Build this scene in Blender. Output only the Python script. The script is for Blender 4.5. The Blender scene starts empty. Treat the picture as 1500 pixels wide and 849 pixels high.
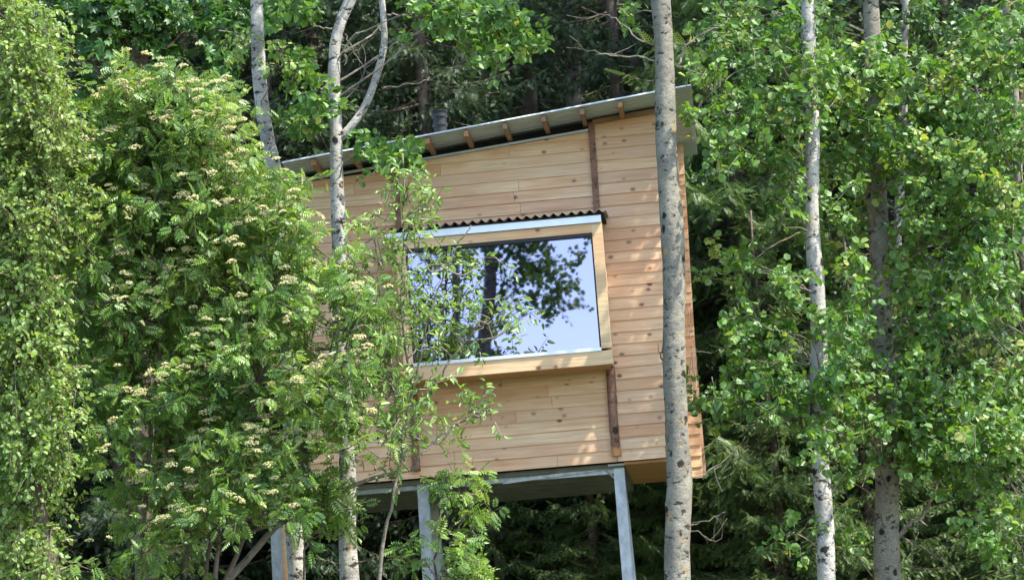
import bpy, math
import numpy as np
from mathutils import Vector, Matrix
R = math.radians
rng = np.random.default_rng(7)

# ------------------------------------------------------------------ camera, sky, sun
scene = bpy.context.scene
col = scene.collection
F_PX, PITCH, ROLL = 4200.0, R(8.6), R(4.4)
CAM = np.array([0.0, 0.0, 1.6])
_F = np.array([0, math.cos(PITCH), math.sin(PITCH)])
_R0 = np.array([1.0, 0, 0]); _U0 = np.array([0, -math.sin(PITCH), math.cos(PITCH)])
_R = math.cos(ROLL)*_R0 - math.sin(ROLL)*_U0
_U = math.sin(ROLL)*_R0 + math.cos(ROLL)*_U0
cd = bpy.data.cameras.new('camera'); cam = bpy.data.objects.new('camera', cd); col.objects.link(cam)
cam.matrix_world = Matrix(((_R[0], _U[0], -_F[0], CAM[0]), (_R[1], _U[1], -_F[1], CAM[1]), (_R[2], _U[2], -_F[2], CAM[2]), (0, 0, 0, 1)))
cd.sensor_width = 36; cd.lens = 36*F_PX/1500; cd.clip_start = 0.1; cd.clip_end = 2000
cd.dof.use_dof = True; cd.dof.focus_distance = 27.0; cd.dof.aperture_fstop = 3.2
scene.camera = cam
SUN_EL, SUN_AZ = R(57), R(65)      # azimuth measured from -Y (behind the camera) towards +X (right)
sdir = np.array([math.sin(SUN_AZ)*math.cos(SUN_EL), -math.cos(SUN_AZ)*math.cos(SUN_EL), math.sin(SUN_EL)])
w = bpy.data.worlds.new('World'); scene.world = w; w.use_nodes = True
nt = w.node_tree; nt.nodes.clear()
out = nt.nodes.new('ShaderNodeOutputWorld'); bg = nt.nodes.new('ShaderNodeBackground'); sky = nt.nodes.new('ShaderNodeTexSky')
sky.sky_type = 'NISHITA'; sky.sun_disc = False; sky.sun_elevation = SUN_EL
sky.sun_rotation = math.atan2(sdir[0], sdir[1]); sky.air_density = 1.0; sky.dust_density = 1.2
bg.inputs['Strength'].default_value = 0.15
nt.links.new(sky.outputs[0], bg.inputs['Color']); nt.links.new(bg.outputs[0], out.inputs['Surface'])
ld = bpy.data.lights.new('sun', 'SUN'); ld.energy = 3.0; ld.angle = R(0.6); ld.color = (1.0, 0.93, 0.81)
sun = bpy.data.objects.new('sun', ld); col.objects.link(sun)
sun.rotation_euler = Vector(tuple(sdir)).to_track_quat('Z', 'Y').to_euler()
scene.view_settings.view_transform = 'Standard'; scene.view_settings.look = 'None'
scene.view_settings.gamma = 1; scene.view_settings.use_curve_mapping = False
scene.view_settings.exposure = 2.0
scene.render.engine = 'CYCLES'
scene.cycles.max_bounces = 6; scene.cycles.diffuse_bounces = 3; scene.cycles.transmission_bounces = 4
scene.cycles.use_denoising = True

# ------------------------------------------------------------------ helpers
def ray(px, py):
    d = _F + _R*((px-750)/F_PX) + _U*((424.5-py)/F_PX)
    return d
def at(px, py, Y):
    d = ray(px, py); return CAM + d*((Y-CAM[1])/d[1])
def nrmz(a): return a/np.maximum(np.linalg.norm(a, axis=-1, keepdims=True), 1e-9)

class MB:
    """collects vertices and faces, builds ONE mesh object"""
    def __init__(s): s.v = []; s.f = []; s.a = []; s.n = 0; s.fa = []
    def add(s, v, f, a=0.5):
        v = np.asarray(v, float).reshape(-1, 3); f = np.asarray(f, int)
        s.v.append(v); s.fa.append(f + s.n); s.n += len(v)
        s.a.append(np.full(len(v), a) if np.isscalar(a) else np.asarray(a, float))
    def box(s, p0, p1, a=0.5):
        x0, y0, z0 = p0; x1, y1, z1 = p1
        v = [(x0,y0,z0),(x1,y0,z0),(x1,y1,z0),(x0,y1,z0),(x0,y0,z1),(x1,y0,z1),(x1,y1,z1),(x0,y1,z1)]
        s.hexa(v, a)
    def hexa(s, v, a=0.5):
        s.add(v, [(0,3,2,1),(4,5,6,7),(0,1,5,4),(1,2,6,5),(2,3,7,6),(3,0,4,7)], a)
    def bar(s, a, b, w, h, up=(0,0,1), r=0.5):
        a = np.array(a, float); b = np.array(b, float); d = nrmz(b-a)
        sd = nrmz(np.cross(d, np.array(up, float))); u = np.cross(sd, d)
        v = [a-sd*w/2-u*h/2, a+sd*w/2-u*h/2, a+sd*w/2+u*h/2, a-sd*w/2+u*h/2]
        v += [p+(b-a) for p in v]
        s.add(v, [(0,3,2,1),(4,5,6,7),(0,1,5,4),(1,2,6,5),(2,3,7,6),(3,0,4,7)], r)
    def tube(s, pts, rad, n=8, a=0.5, rough=0.0, cap=True):
        P = np.asarray(pts, float); m = len(P); rad = np.asarray(rad, float)*np.ones(m)
        T = np.gradient(P, axis=0); T = nrmz(T)
        ref = np.array([0, 1.0, 0.01]); ref = np.where(np.abs(T@ref)[:, None] > .93, np.array([1.0, 0, 0]), ref)
        A = nrmz(np.cross(T, ref)); B = np.cross(T, A)
        ang = np.arange(n)*2*np.pi/n
        rr = rad[:, None]*(1 + rough*rng.normal(size=(m, n)))
        V = P[:, None]+rr[..., None]*(np.cos(ang)[None, :, None]*A[:, None]+np.sin(ang)[None, :, None]*B[:, None])
        i = np.arange(m-1)[:, None]*n; j = np.arange(n)[None]; k = (j+1) % n
        f = np.stack([i+j, i+k, i+n+k, i+n+j], -1).reshape(-1, 4)
        V = V.reshape(-1, 3)
        if cap:
            V = np.vstack([V, P[0], P[-1]]); c0 = m*n; c1 = c0+1
            jj = np.arange(0, n, 2)
            f0 = np.stack([np.full(len(jj), c0), (jj+2) % n, (jj+1) % n, jj], -1)
            f1 = np.stack([np.full(len(jj), c1), (m-1)*n+jj, (m-1)*n+(jj+1) % n, (m-1)*n+(jj+2) % n], -1)
            f = np.vstack([f, f0, f1])
        s.add(V, f, a)
    def build(s, name, mat, parent=None, smooth=False, origin=None):
        V = np.concatenate(s.v); A = np.concatenate(s.a); Fq = np.concatenate(s.fa)
        if origin is not None: V = V - np.asarray(origin)
        me = bpy.data.meshes.new(name)
        me.vertices.add(len(V)); me.vertices.foreach_set('co', V.astype(np.float32).ravel())
        k = Fq.shape[1]
        me.loops.add(len(Fq)*k); me.loops.foreach_set('vertex_index', Fq.astype(np.int32).ravel())
        me.polygons.add(len(Fq)); me.polygons.foreach_set('loop_start', np.arange(0, len(Fq)*k, k, dtype=np.int32))
        try: me.polygons.foreach_set('loop_total', np.full(len(Fq), k, dtype=np.int32))
        except Exception: pass
        me.polygons.foreach_set('use_smooth', np.full(len(Fq), smooth, dtype=bool))
        at_ = me.attributes.new('rnd', 'FLOAT', 'POINT'); at_.data.foreach_set('value', A.astype(np.float32))
        me.update(calc_edges=True)
        me.materials.append(mat)
        o = bpy.data.objects.new(name, me); col.objects.link(o)
        if parent: o.parent = parent
        return o
def tag(o, label=None, cat=None, group=None, kind=None):
    if label: o['label'] = label
    if cat: o['category'] = cat
    if group: o['group'] = group
    if kind: o['kind'] = kind
    return o
def empty(name, loc, label, cat, group=None):
    o = bpy.data.objects.new(name, None); col.objects.link(o); o.location = tuple(loc); o.empty_display_size = .3
    return tag(o, label, cat, group)
def spline(pts, n):
    P = np.asarray(pts, float); t = np.linspace(0, len(P)-1, n); out = []
    for x in t:
        i = min(int(x), len(P)-2); u = x-i
        p0 = P[max(i-1, 0)]; p1 = P[i]; p2 = P[i+1]; p3 = P[min(i+2, len(P)-1)]
        out.append(.5*((2*p1)+(-p0+p2)*u+(2*p0-5*p1+4*p2-p3)*u*u+(-p0+3*p1-3*p2+p3)*u**3))
    return np.array(out)

# ------------------------------------------------------------------ materials
def mat(name):
    m = bpy.data.materials.new(name); m.use_nodes = True; t = m.node_tree
    return m, t, t.nodes['Principled BSDF'], t.nodes['Material Output']
def N(t, typ, **kw):
    n = t.nodes.new(typ)
    for k, v in kw.items(): setattr(n, k, v)
    return n
def L(t, a, b): t.links.new(a, b)
def coords(t, scale=(1,1,1), src='Object', offs=None):
    tc = N(t, 'ShaderNodeTexCoord'); mp = N(t, 'ShaderNodeMapping'); mp.inputs['Scale'].default_value = scale
    L(t, tc.outputs[src], mp.inputs['Vector'])
    return mp
def noise(t, vec, sc, det=3, rough=.5):
    n = N(t, 'ShaderNodeTexNoise'); n.inputs['Scale'].default_value = sc; n.inputs['Detail'].default_value = det; n.inputs['Roughness'].default_value = rough
    L(t, vec, n.inputs['Vector']); return n
def ramp(t, fac, stops):
    r = N(t, 'ShaderNodeValToRGB'); L(t, fac, r.inputs[0]); e = r.color_ramp.elements
    while len(e) < len(stops): e.new(.5)
    for i, (p, c) in enumerate(stops): e[i].position = p; e[i].color = (*c, 1) if len(c) == 3 else c
    return r
def mix(t, fac, a, b, mode='MIX'):
    m = N(t, 'ShaderNodeMix', data_type='RGBA', blend_type=mode)
    if hasattr(fac, 'links'): L(t, fac, m.inputs[0])
    else: m.inputs[0].default_value = fac
    for v, i in ((a, 6), (b, 7)):
        if hasattr(v, 'links'): L(t, v, m.inputs[i])
        else: m.inputs[i].default_value = (*v, 1)
    return m.outputs[2]
def attr(t, name='rnd'):
    a = N(t, 'ShaderNodeAttribute'); a.attribute_name = name; return a
def bump(t, h, strength, dist, bsdf):
    b = N(t, 'ShaderNodeBump'); b.inputs['Strength'].default_value = strength; b.inputs['Distance'].default_value = dist
    L(t, h, b.inputs['Height']); L(t, b.outputs[0], bsdf.inputs['Normal']); return b

def leaf_mat(name, stops, trans=.5, gloss=.10, rough=.5):
    m, t, p, o = mat(name); t.nodes.remove(p)
    a = attr(t); r = ramp(t, a.outputs['Fac'], stops)
    tc = coords(t); n = noise(t, tc.outputs[0], 1.3, 2)
    hs = N(t, 'ShaderNodeHueSaturation'); L(t, r.outputs[0], hs.inputs['Color'])
    mr = N(t, 'ShaderNodeMapRange'); L(t, n.outputs[0], mr.inputs[0]); mr.inputs[1].default_value = .3; mr.inputs[2].default_value = .7
    mr.inputs[3].default_value = .488; mr.inputs[4].default_value = .512; L(t, mr.outputs[0], hs.inputs['Hue'])
    d = N(t, 'ShaderNodeBsdfDiffuse'); L(t, hs.outputs[0], d.inputs['Color'])
    tr = N(t, 'ShaderNodeBsdfTranslucent')
    tint = mix(t, 1.0, hs.outputs[0], (1.15, 1.05, .55), 'MULTIPLY'); L(t, tint, tr.inputs['Color'])
    m1 = N(t, 'ShaderNodeMixShader'); m1.inputs[0].default_value = trans
    L(t, d.outputs[0], m1.inputs[1]); L(t, tr.outputs[0], m1.inputs[2])
    g = N(t, 'ShaderNodeBsdfGlossy'); g.inputs['Roughness'].default_value = rough; g.inputs['Color'].default_value = (.9, .95, .95, 1)
    m2 = N(t, 'ShaderNodeMixShader'); m2.inputs[0].default_value = gloss
    L(t, m1.outputs[0], m2.inputs[1]); L(t, g.outputs[0], m2.inputs[2]); L(t, m2.outputs[0], o.inputs['Surface'])
    return m
M = {}
M['aspen_leaf'] = leaf_mat('aspen_leaf', [(0, (.052, .135, .018)), (.5, (.112, .240, .036)), (.85, (.17, .30, .055)), (.97, (.24, .36, .10)), (1, (.32, .36, .08))], gloss=.035)
M['aspen_leaf_far'] = leaf_mat('aspen_leaf_far', [(0, (.035, .10, .018)), (.6, (.075, .18, .028)), (1, (.14, .26, .05))], gloss=.05)
M['rowan_leaf'] = leaf_mat('rowan_leaf', [(0, (.085, .19, .03)), (.5, (.185, .325, .05)), (.85, (.265, .40, .08)), (1, (.31, .43, .12))], gloss=.045)
M['birch_leaf'] = leaf_mat('birch_leaf', [(0, (.11, .20, .035)), (.5, (.20, .32, .055)), (1, (.34, .43, .13))], gloss=.035)
M['willow_leaf'] = leaf_mat('willow_leaf', [(0, (.12, .24, .04)), (.5, (.20, .36, .06)), (1, (.32, .45, .13))], gloss=.06)
M['maple_leaf'] = leaf_mat('maple_leaf', [(0, (.035, .11, .018)), (.6, (.065, .18, .03)), (1, (.13, .28, .05))], gloss=.04)
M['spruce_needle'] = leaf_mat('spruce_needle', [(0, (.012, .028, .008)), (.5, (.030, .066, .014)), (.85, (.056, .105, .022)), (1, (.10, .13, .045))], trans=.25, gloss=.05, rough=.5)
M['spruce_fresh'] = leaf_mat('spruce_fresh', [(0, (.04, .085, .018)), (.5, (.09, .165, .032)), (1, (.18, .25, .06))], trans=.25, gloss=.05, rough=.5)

def bark_mat(name, base, base2, dark, lichen=(.42, .25, .08), dk=.5, li=.62):
    m, t, p, o = mat(name)
    c = coords(t, (1, 1, 1)); v = c.outputs[0]
    big = noise(t, v, 4.5, 4, .6)
    c1 = mix(t, ramp(t, big.outputs[0], [(.38, (0,0,0)), (.62, (1,1,1))]).outputs[0], base, base2)
    lent = coords(t, (14, 14, 70)); ln = noise(t, lent.outputs[0], 1.0, 3, .65)
    c2 = mix(t, ramp(t, ln.outputs[0], [(.56, (0,0,0)), (.66, (1,1,1))]).outputs[0], c1, tuple(.62*x for x in base))
    blot = coords(t, (10, 10, 16)); bn = noise(t, blot.outputs[0], 1.0, 4, .7)
    c3 = mix(t, ramp(t, bn.outputs[0], [(dk+.08, (0,0,0)), (dk+.16, (1,1,1))]).outputs[0], c2, dark)
    vc = coords(t, (5, 5, 4.2)); vo = N(t, 'ShaderNodeTexVoronoi'); vo.inputs['Scale'].default_value = 1.0; L(t, vc.outputs[0], vo.inputs['Vector'])
    vn = noise(t, v, 22, 2); sub = N(t, 'ShaderNodeMath', operation='ADD'); L(t, vo.outputs['Distance'], sub.inputs[0])
    mu = N(t, 'ShaderNodeMath', operation='MULTIPLY'); L(t, vn.outputs[0], mu.inputs[0]); mu.inputs[1].default_value = .28; L(t, mu.outputs[0], sub.inputs[1])
    c4 = mix(t, ramp(t, sub.outputs[0], [(.28, (1,1,1)), (.34, (0,0,0))]).outputs[0], c3, tuple(.6*x for x in dark))
    lc = coords(t, (6, 6, 5)); l2 = noise(t, lc.outputs[0], 1.7, 3, .55)
    c5 = mix(t, ramp(t, l2.outputs[0], [(li, (0,0,0)), (li+.07, (.75,.75,.75))]).outputs[0], c4, lichen)
    fn = noise(t, coords(t, (70, 70, 110)).outputs[0], 1.0, 3, .6)
    c5 = mix(t, 1.0, c5, ramp(t, fn.outputs[0], [(.35, (.55, .55, .55)), (.5, (.95, .95, .95)), (.7, (1, 1, 1))]).outputs[0], 'MULTIPLY')
    L(t, c5, p.inputs['Base Color']); p.inputs['Roughness'].default_value = .85; p.inputs['Specular IOR Level'].default_value = .25
    ad = N(t, 'ShaderNodeMath', operation='SUBTRACT'); L(t, big.outputs[0], ad.inputs[0]); L(t, bn.outputs[0], ad.inputs[1])
    bump(t, ad.outputs[0], .6, .02, p)
    return m
M['aspen_bark'] = bark_mat('aspen_bark', (.26, .245, .195), (.165, .155, .125), (.03, .027, .024), dk=.475, li=.64)
M['birch_bark'] = bark_mat('birch_bark', (.44, .42, .38), (.26, .25, .22), (.035, .03, .026), dk=.465, li=.66)
M['twig_bark'] = bark_mat('twig_bark', (.15, .12, .09), (.09, .07, .05), (.04, .03, .025), lichen=(.25, .2, .1))
M['pale_twig'] = bark_mat('pale_twig', (.24, .215, .175), (.15, .13, .10), (.09, .08, .07), dk=.56)
M['spruce_bark'] = bark_mat('spruce_bark', (.16, .12, .095), (.10, .075, .06), (.035, .028, .022), lichen=(.2, .2, .14))

def wood_mat(name, cols, knots=True, weather=0.0, rough=.6):
    m, t, p, o = mat(name)
    tc = N(t, 'ShaderNodeTexCoord'); a = attr(t)
    sc = N(t, 'ShaderNodeVectorMath', operation='SCALE'); 
    cb = N(t, 'ShaderNodeCombineXYZ'); 
    mm = N(t, 'ShaderNodeMath', operation='MULTIPLY'); L(t, a.outputs['Fac'], mm.inputs[0]); mm.inputs[1].default_value = 37.0
    L(t, mm.outputs[0], cb.inputs[0]); L(t, mm.outputs[0], cb.inputs[2]); L(t, mm.outputs[0], cb.inputs[1])
    ad = N(t, 'ShaderNodeVectorMath', operation='ADD'); L(t, tc.outputs['Object'], ad.inputs[0]); L(t, cb.outputs[0], ad.inputs[1])
    def mp(s):
        q = N(t, 'ShaderNodeMapping'); q.inputs['Scale'].default_value = s; L(t, ad.outputs[0], q.inputs['Vector']); return q.outputs[0]
    r = ramp(t, a.outputs['Fac'], cols)
    g = noise(t, mp((2.2, 30, 42)), 1.0, 4, .6)
    c1 = mix(t, ramp(t, g.outputs[0], [(.35, (0,0,0)), (.7, (.55,.55,.55))]).outputs[0], r.outputs[0], (.36, .19, .10))
    big = noise(t, mp((1.1, 1.1, 1.6)), 1.0, 3, .6)
    c2 = mix(t, ramp(t, big.outputs[0], [(.42, (0,0,0)), (.68, (.5,.5,.5))]).outputs[0], c1, (.60, .27, .11))
    if knots:
        vo = N(t, 'ShaderNodeTexVoronoi'); vo.inputs['Scale'].default_value = 1.0; L(t, mp((5.2, 3.0, 7.5)), vo.inputs['Vector'])
        kn = ramp(t, vo.outputs['Distance'], [(.08, (1,1,1)), (.13, (.5,.5,.5)), (.2, (0,0,0))])
        sp_ = N(t, 'ShaderNodeSeparateColor'); L(t, vo.outputs['Color'], sp_.inputs[0]); gt = N(t, 'ShaderNodeMath', operation='GREATER_THAN'); L(t, sp_.outputs[0], gt.inputs[0]); gt.inputs[1].default_value = .3
        km = N(t, 'ShaderNodeMath', operation='MULTIPLY'); L(t, kn.outputs[0], km.inputs[0]); L(t, gt.outputs[0], km.inputs[1])
        c2 = mix(t, km.outputs[0], c2, (.15, .06, .03))
    if weather:
        wn = noise(t, mp((.9, .9, .9)), 1.4, 3)
        c2 = mix(t, ramp(t, wn.outputs[0], [(.4, (0,0,0)), (.65, (weather,)*3)]).outputs[0], c2, (.66, .52, .37))
    L(t, c2, p.inputs['Base Color']); p.inputs['Roughness'].default_value = rough; p.inputs['Specular IOR Level'].default_value = .3
    bump(t, g.outputs[0], .35, .004, p)
    return m
M['pine_board'] = wood_mat('pine_board', [(0, (.76, .46, .28)), (.35, (.90, .65, .41)), (.7, (.84, .56, .35)), (1, (.68, .40, .25))], weather=.35)
M['pine_frame'] = wood_mat('pine_frame', [(0, (.70, .52, .30)), (1, (.76, .57, .34))], weather=.1)
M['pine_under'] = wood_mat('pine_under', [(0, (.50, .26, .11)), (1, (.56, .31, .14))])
M['rafter_wood'] = wood_mat('rafter_wood', [(0, (.20, .135, .09)), (1, (.27, .185, .12))], knots=False)
M['bark_post'] = bark_mat('bark_post', (.24, .13, .095), (.30, .17, .12), (.10, .055, .04), lichen=(.30, .22, .16), dk=.47)
def metal_mat(name, c1, c2, rough, metallic=.6, sc=(6, 6, 6)):
    m, t, p, o = mat(name); c = coords(t, sc); n = noise(t, c.outputs[0], 1.0, 5, .65)
    r = ramp(t, n.outputs[0], [(.35, c1), (.65, c2)]); L(t, r.outputs[0], p.inputs['Base Color'])
    p.inputs['Metallic'].default_value = metallic; p.inputs['Roughness'].default_value = rough
    bump(t, n.outputs[0], .08, .004, p); return m
M['roof_metal'] = metal_mat('roof_metal', (.48, .53, .58), (.56, .61, .66), .5, .15, (1.2, 5, 5))
M['bay_metal'] = metal_mat('bay_metal', (.16, .12, .10), (.26, .21, .17), .7, .1, (6, 6, 6))
M['galvanised'] = metal_mat('galvanised', (.27, .30, .33), (.43, .47, .50), .45, .5, (14, 14, 8))
M['flashing'] = metal_mat('flashing', (.62, .66, .72), (.70, .74, .80), .35, .4)
M['black_metal'] = metal_mat('black_metal', (.008, .009, .011), (.014, .015, .018), .55, .1)
M['shade_black'] = metal_mat('shade_black', (.012, .013, .016), (.02, .022, .025), .9, 0)  # near-black painted in place of shade inside the walls and below the roofs
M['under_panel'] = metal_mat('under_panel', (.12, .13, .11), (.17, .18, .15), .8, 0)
m, t, p, o = mat('window_glass'); p.inputs['Metallic'].default_value = 1; p.inputs['Roughness'].default_value = .012
p.inputs['Base Color'].default_value = (.285, .27, .39, 1); wn_ = noise(t, coords(t, (1, 1, 1)).outputs[0], 1.5, 1); bump(t, wn_.outputs[0], .25, .004, p); M['glass'] = m
m, t, p, o = mat('forest_floor'); c = coords(t); n = noise(t, c.outputs[0], 1.2, 6, .7); n2 = noise(t, c.outputs[0], .25, 3)
r1 = ramp(t, n.outputs[0], [(.3, (.03, .022, .014)), (.6, (.07, .05, .03)), (.8, (.05, .075, .02))])
c2 = mix(t, ramp(t, n2.outputs[0], [(.45, (0,0,0)), (.6, (.8,.8,.8))]).outputs[0], r1.outputs[0], (.05, .09, .02))
L(t, c2, p.inputs['Base Color']); p.inputs['Roughness'].default_value = .95; bump(t, n.outputs[0], .8, .1, p); M['ground'] = m
m, t, p, o = mat('flower_cream'); a = attr(t); r = ramp(t, a.outputs['Fac'], [(0, (.30, .29, .10)), (.5, (.42, .39, .17)), (1, (.52, .49, .26))])
L(t, r.outputs[0], p.inputs['Base Color']); p.inputs['Roughness'].default_value = .8; M['flower'] = m

# ------------------------------------------------------------------ ground
def gz(x, y):
    x = np.asarray(x, float); y = np.asarray(y, float)
    b = np.interp(y, [-400, -20, 15, 28, 36, 60, 100, 160, 600], [-2, -.3, 0, .7, 2.0, 9.5, 30, 42, 50])
    return b + .25*np.sin(x*.35+y*.21)*np.clip((y-10)/15, 0, 1) + .1*np.sin(x*1.3)*np.sin(y*1.1)
xs = np.concatenate([np.linspace(-500, -40, 10), np.linspace(-36, 36, 90), np.linspace(40, 500, 10)])
ys = np.concatenate([np.linspace(-400, -20, 8), np.linspace(-15, 80, 110), np.linspace(90, 600, 12)])
X, Y = np.meshgrid(xs, ys); V = np.stack([X, Y, gz(X, Y)], -1).reshape(-1, 3)
nx, ny = len(xs), len(ys); i = np.arange(ny-1)[:, None]*nx; j = np.arange(nx-1)[None]
g = MB(); g.add(V, np.stack([i+j, i+j+1, i+nx+j+1, i+nx+j], -1).reshape(-1, 4))
tag(g.build('ground', M['ground'], smooth=True), kind='structure')

# ------------------------------------------------------------------ cabin (local frame: x along the facade to the right, y into the house, z up)
YAW = R(4.0)
CORN = at(976, 670, 28.0)                       # front right bottom corner
hx = np.array([math.cos(YAW), -math.sin(YAW), 0]); hy = np.array([math.sin(YAW), math.cos(YAW), 0])
def fac(px, py, n=0.0):
    """pixel -> facade coordinates (x, z) on the vertical plane standing n metres in front of the wall"""
    d = ray(px, py); o0 = CORN - hy*n
    s = ((o0-CAM)@hy)/(d@hy); P = CAM+d*s-CORN
    return P@hx, P[2]
cabin = empty('treehouse_cabin', CORN, 'small pine-clad cabin with a slanting metal roof standing on steel posts', 'cabin')
cabin.rotation_euler = (0, 0, -YAW)
XL = fac(445, 480)[0]-.02
ZR = fac(962, 170)[1]; ZL = fac(442, 262)[1]
xr_ = fac(962, 170)[0]; xl_ = fac(442, 262)[0]
SL = (ZR-ZL)/(xr_-xl_)
def wtop(x): return ZL + SL*(x-xl_)              # top of wall following the roof
XS, _ = fac(869, 240)                            # post that splits the facade
D = 2.5; FL = .36                                # depth, and flare of the right-hand wall
BH = .1152
print('cabin', XL, ZR, ZL, SL, XS)
KX = .068
OV = .68
RXL = fac(412, 240, OV)[0]; RXR = fac(1013, 125, OV)[0]
zrl = fac(412, 239, OV)[1]; zrr = fac(1013, 125, OV)[1]; RS = (zrr-zrl)/(RXR-RXL)
def rz(x): return zrl+RS*(x-RXL)
def rz0(x): return rz(x)-.02
def boards(mb, x0, x1, z0, topf, P, lean=0.0):
    """lapped boards; P maps (x, out, z) -> local point"""
    k = 0
    while True:
        za = z0 + k*BH
        if za > max(topf(x0), topf(x1)): break
        x = x0; 
        cuts = [x0]; q = x0 + rng.uniform(.5, 3.6)
        while q < x1-.4: cuts.append(q); q += rng.uniform(1.3, 3.8)
        cuts.append(x1)
        for c0, c1 in zip(cuts[:-1], cuts[1:]):
            e = .0015; a = rng.uniform(); le = lean*za if c1 == x1 else 0.0; lf = lean*(za+BH) if c1 == x1 else 0.0; c1 = c1+le
            b0 = min(za+BH+.012, topf(c0)); b1 = min(za+BH+.012, topf(c1))
            if b0 <= za+.002 and b1 <= za+.002: continue
            cc0, cc1 = c0+e, c1-e
            if b0 <= za+.01:                      # board clipped by the roof slope
                tt = (za+.012-topf(c0))/(topf(c1)-topf(c0)); cc0 = c0+tt*(c1-c0); b0 = za+.011
            mb.hexa([P(cc0, .027, za), P(cc1, .027, za), P(cc1, 0, za+.001), P(cc0, 0, za+.001),
                     P(cc0, .012, b0), P(cc1, .012, b1), P(cc1, -.004, b1), P(cc0, -.004, b0)], a)
        k += 1
# walls
mb = MB(); boards(mb, XL, XS, 0, lambda x: wtop(x)-.035, lambda x, o_, z: (x, -o_, z)); boards(mb, XS+.002, 0, 0, lambda x: wtop(x)+.05, lambda x, o_, z: (x, -o_-.012, z), lean=KX)
fw = mb.build('front_wall', M['pine_board'], cabin)
mb = MB(); boards(mb, .02, D-.5, 0, lambda s: wtop(0)+.10, lambda s, o_, z: (o_+KX*z, s, z)); mb.build('side_wall', M['pine_board'], cabin)
WX, WZ = fac(1030, 699, -(D-.5)); WK = .026
mb = MB(); boards(mb, -.05, WX, WZ, lambda x: rz0(x), lambda x, o_, z: (x+WK*(z-WZ)*(x+.05)/(WX+.05), D-.5-o_, z)); mb.build('rear_wing_wall', M['pine_board'], cabin)
print('wing', WX, WZ)
mb = MB(); boards(mb, .02, D, 0, lambda s: wtop(XL)+.1, lambda s, o_, z: (XL-o_, s, z)); mb.build('side_wall', M['pine_board'], cabin)
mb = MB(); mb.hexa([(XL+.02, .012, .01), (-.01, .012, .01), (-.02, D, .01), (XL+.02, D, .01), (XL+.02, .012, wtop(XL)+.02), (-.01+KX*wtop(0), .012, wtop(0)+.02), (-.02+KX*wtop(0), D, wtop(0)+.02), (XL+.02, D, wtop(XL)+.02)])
mb.build('wall_core', M['shade_black'], cabin)
mb = MB(); boards(mb, XL, FL, 0, lambda x: wtop(x)+.05, lambda x, o_, z: (x, D+.01+o_, z)); mb.build('back_wall', M['pine_board'], cabin)
# floor and frame
mb = MB()
for k in range(18):
    y0 = .03+k*.138
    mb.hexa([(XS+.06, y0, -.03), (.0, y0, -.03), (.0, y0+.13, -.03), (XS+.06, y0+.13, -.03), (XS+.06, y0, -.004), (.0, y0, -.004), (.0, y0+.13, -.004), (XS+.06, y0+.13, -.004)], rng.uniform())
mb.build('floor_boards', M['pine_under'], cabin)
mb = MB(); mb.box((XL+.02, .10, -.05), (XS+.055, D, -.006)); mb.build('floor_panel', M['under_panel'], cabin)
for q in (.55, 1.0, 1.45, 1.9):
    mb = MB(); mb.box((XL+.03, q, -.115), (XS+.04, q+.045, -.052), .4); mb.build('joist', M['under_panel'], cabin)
mb = MB(); mb.box((XL-.35, .25, -.10), (XL+.0, D, .02)); 
for k in range(6): mb.box((XL-.36, .26+k*.15, .022), (XL-.01, .26+k*.15+.13, .045), rng.uniform())
mb.build('landing', M['pine_board'], cabin)
sb = MB(); yb = .18
x3 = fac(906, 690)[0]; x2 = fac(618, 703)[0]; x1 = fac(398, 717)[0]
sb.box((x1-.1, yb-.03, -.10), (x3+.05, yb+.03, -.052)); sb.build('floor_beam', M['galvanised'], cabin)
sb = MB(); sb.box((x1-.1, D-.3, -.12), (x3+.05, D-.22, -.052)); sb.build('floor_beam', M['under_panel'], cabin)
sb = MB(); sb.box((x3-.10, yb-.12, -.030), (x3+.06, yb+.1, -.012)); sb.hexa([(x3-.14, yb-.06, -.045), (x3-.05, yb-.06, -.13), (x3-.05, yb-.05, -.16), (x3-.15, yb-.05, -.048), (x3-.14, yb-.04, -.045), (x3-.05, yb-.04, -.13), (x3-.05, yb-.03, -.16), (x3-.15, yb-.03, -.048)])
sb.build('bracket', M['galvanised'], cabin)
sb = MB(); sb.bar((fac(735, 706)[0], yb-.05, -.10), (x3-.03, yb-.05, -.035), .02, .03); sb.build('brace', M['galvanised'], cabin)
def hbeam(xt, yt, xb, zb, w_=.105):
    m_ = MB(); a = np.array([xt, yt, -.04]); b = np.array([xb, yt+.0, zb])
    m_.bar(a+[0, -w_/2, 0], b+[0, -w_/2, 0], .012, w_, up=(1, 0, 0)); m_.bar(a+[0, w_/2, 0], b+[0, w_/2, 0], .012, w_, up=(1, 0, 0))
    m_.bar(a, b, w_-.012, .010, up=(1, 0, 0)); return m_
for (px, pyt, pxb, Yd) in ((906, 690, 919, 0), (616, 703, 625, 0), (398, 717, 404, 0)):
    xt = fac(px, pyt)[0]; xb, zb = fac(pxb, 849); k = (-CORN[2]+.3)/zb if True else 1
    o_ = hbeam(xt, yb, xt+(xb-xt)*k, zb*k).build('leg', M['galvanised'], cabin)
for px in (911, 633, 405):
    xt = fac(px, 715, -(D-.25))[0]
    hbeam(xt, D-.25, xt+.05, -CORN[2]+1.2).build('leg', M['galvanised'], cabin)
mb = MB(); xa = fac(412, 780)[0]; mb.box((xa-.035, yb-.03, -CORN[2]+.5), (xa+.03, yb+.10, -.06)); mb.build('plank', M['pine_frame'], cabin)
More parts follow.
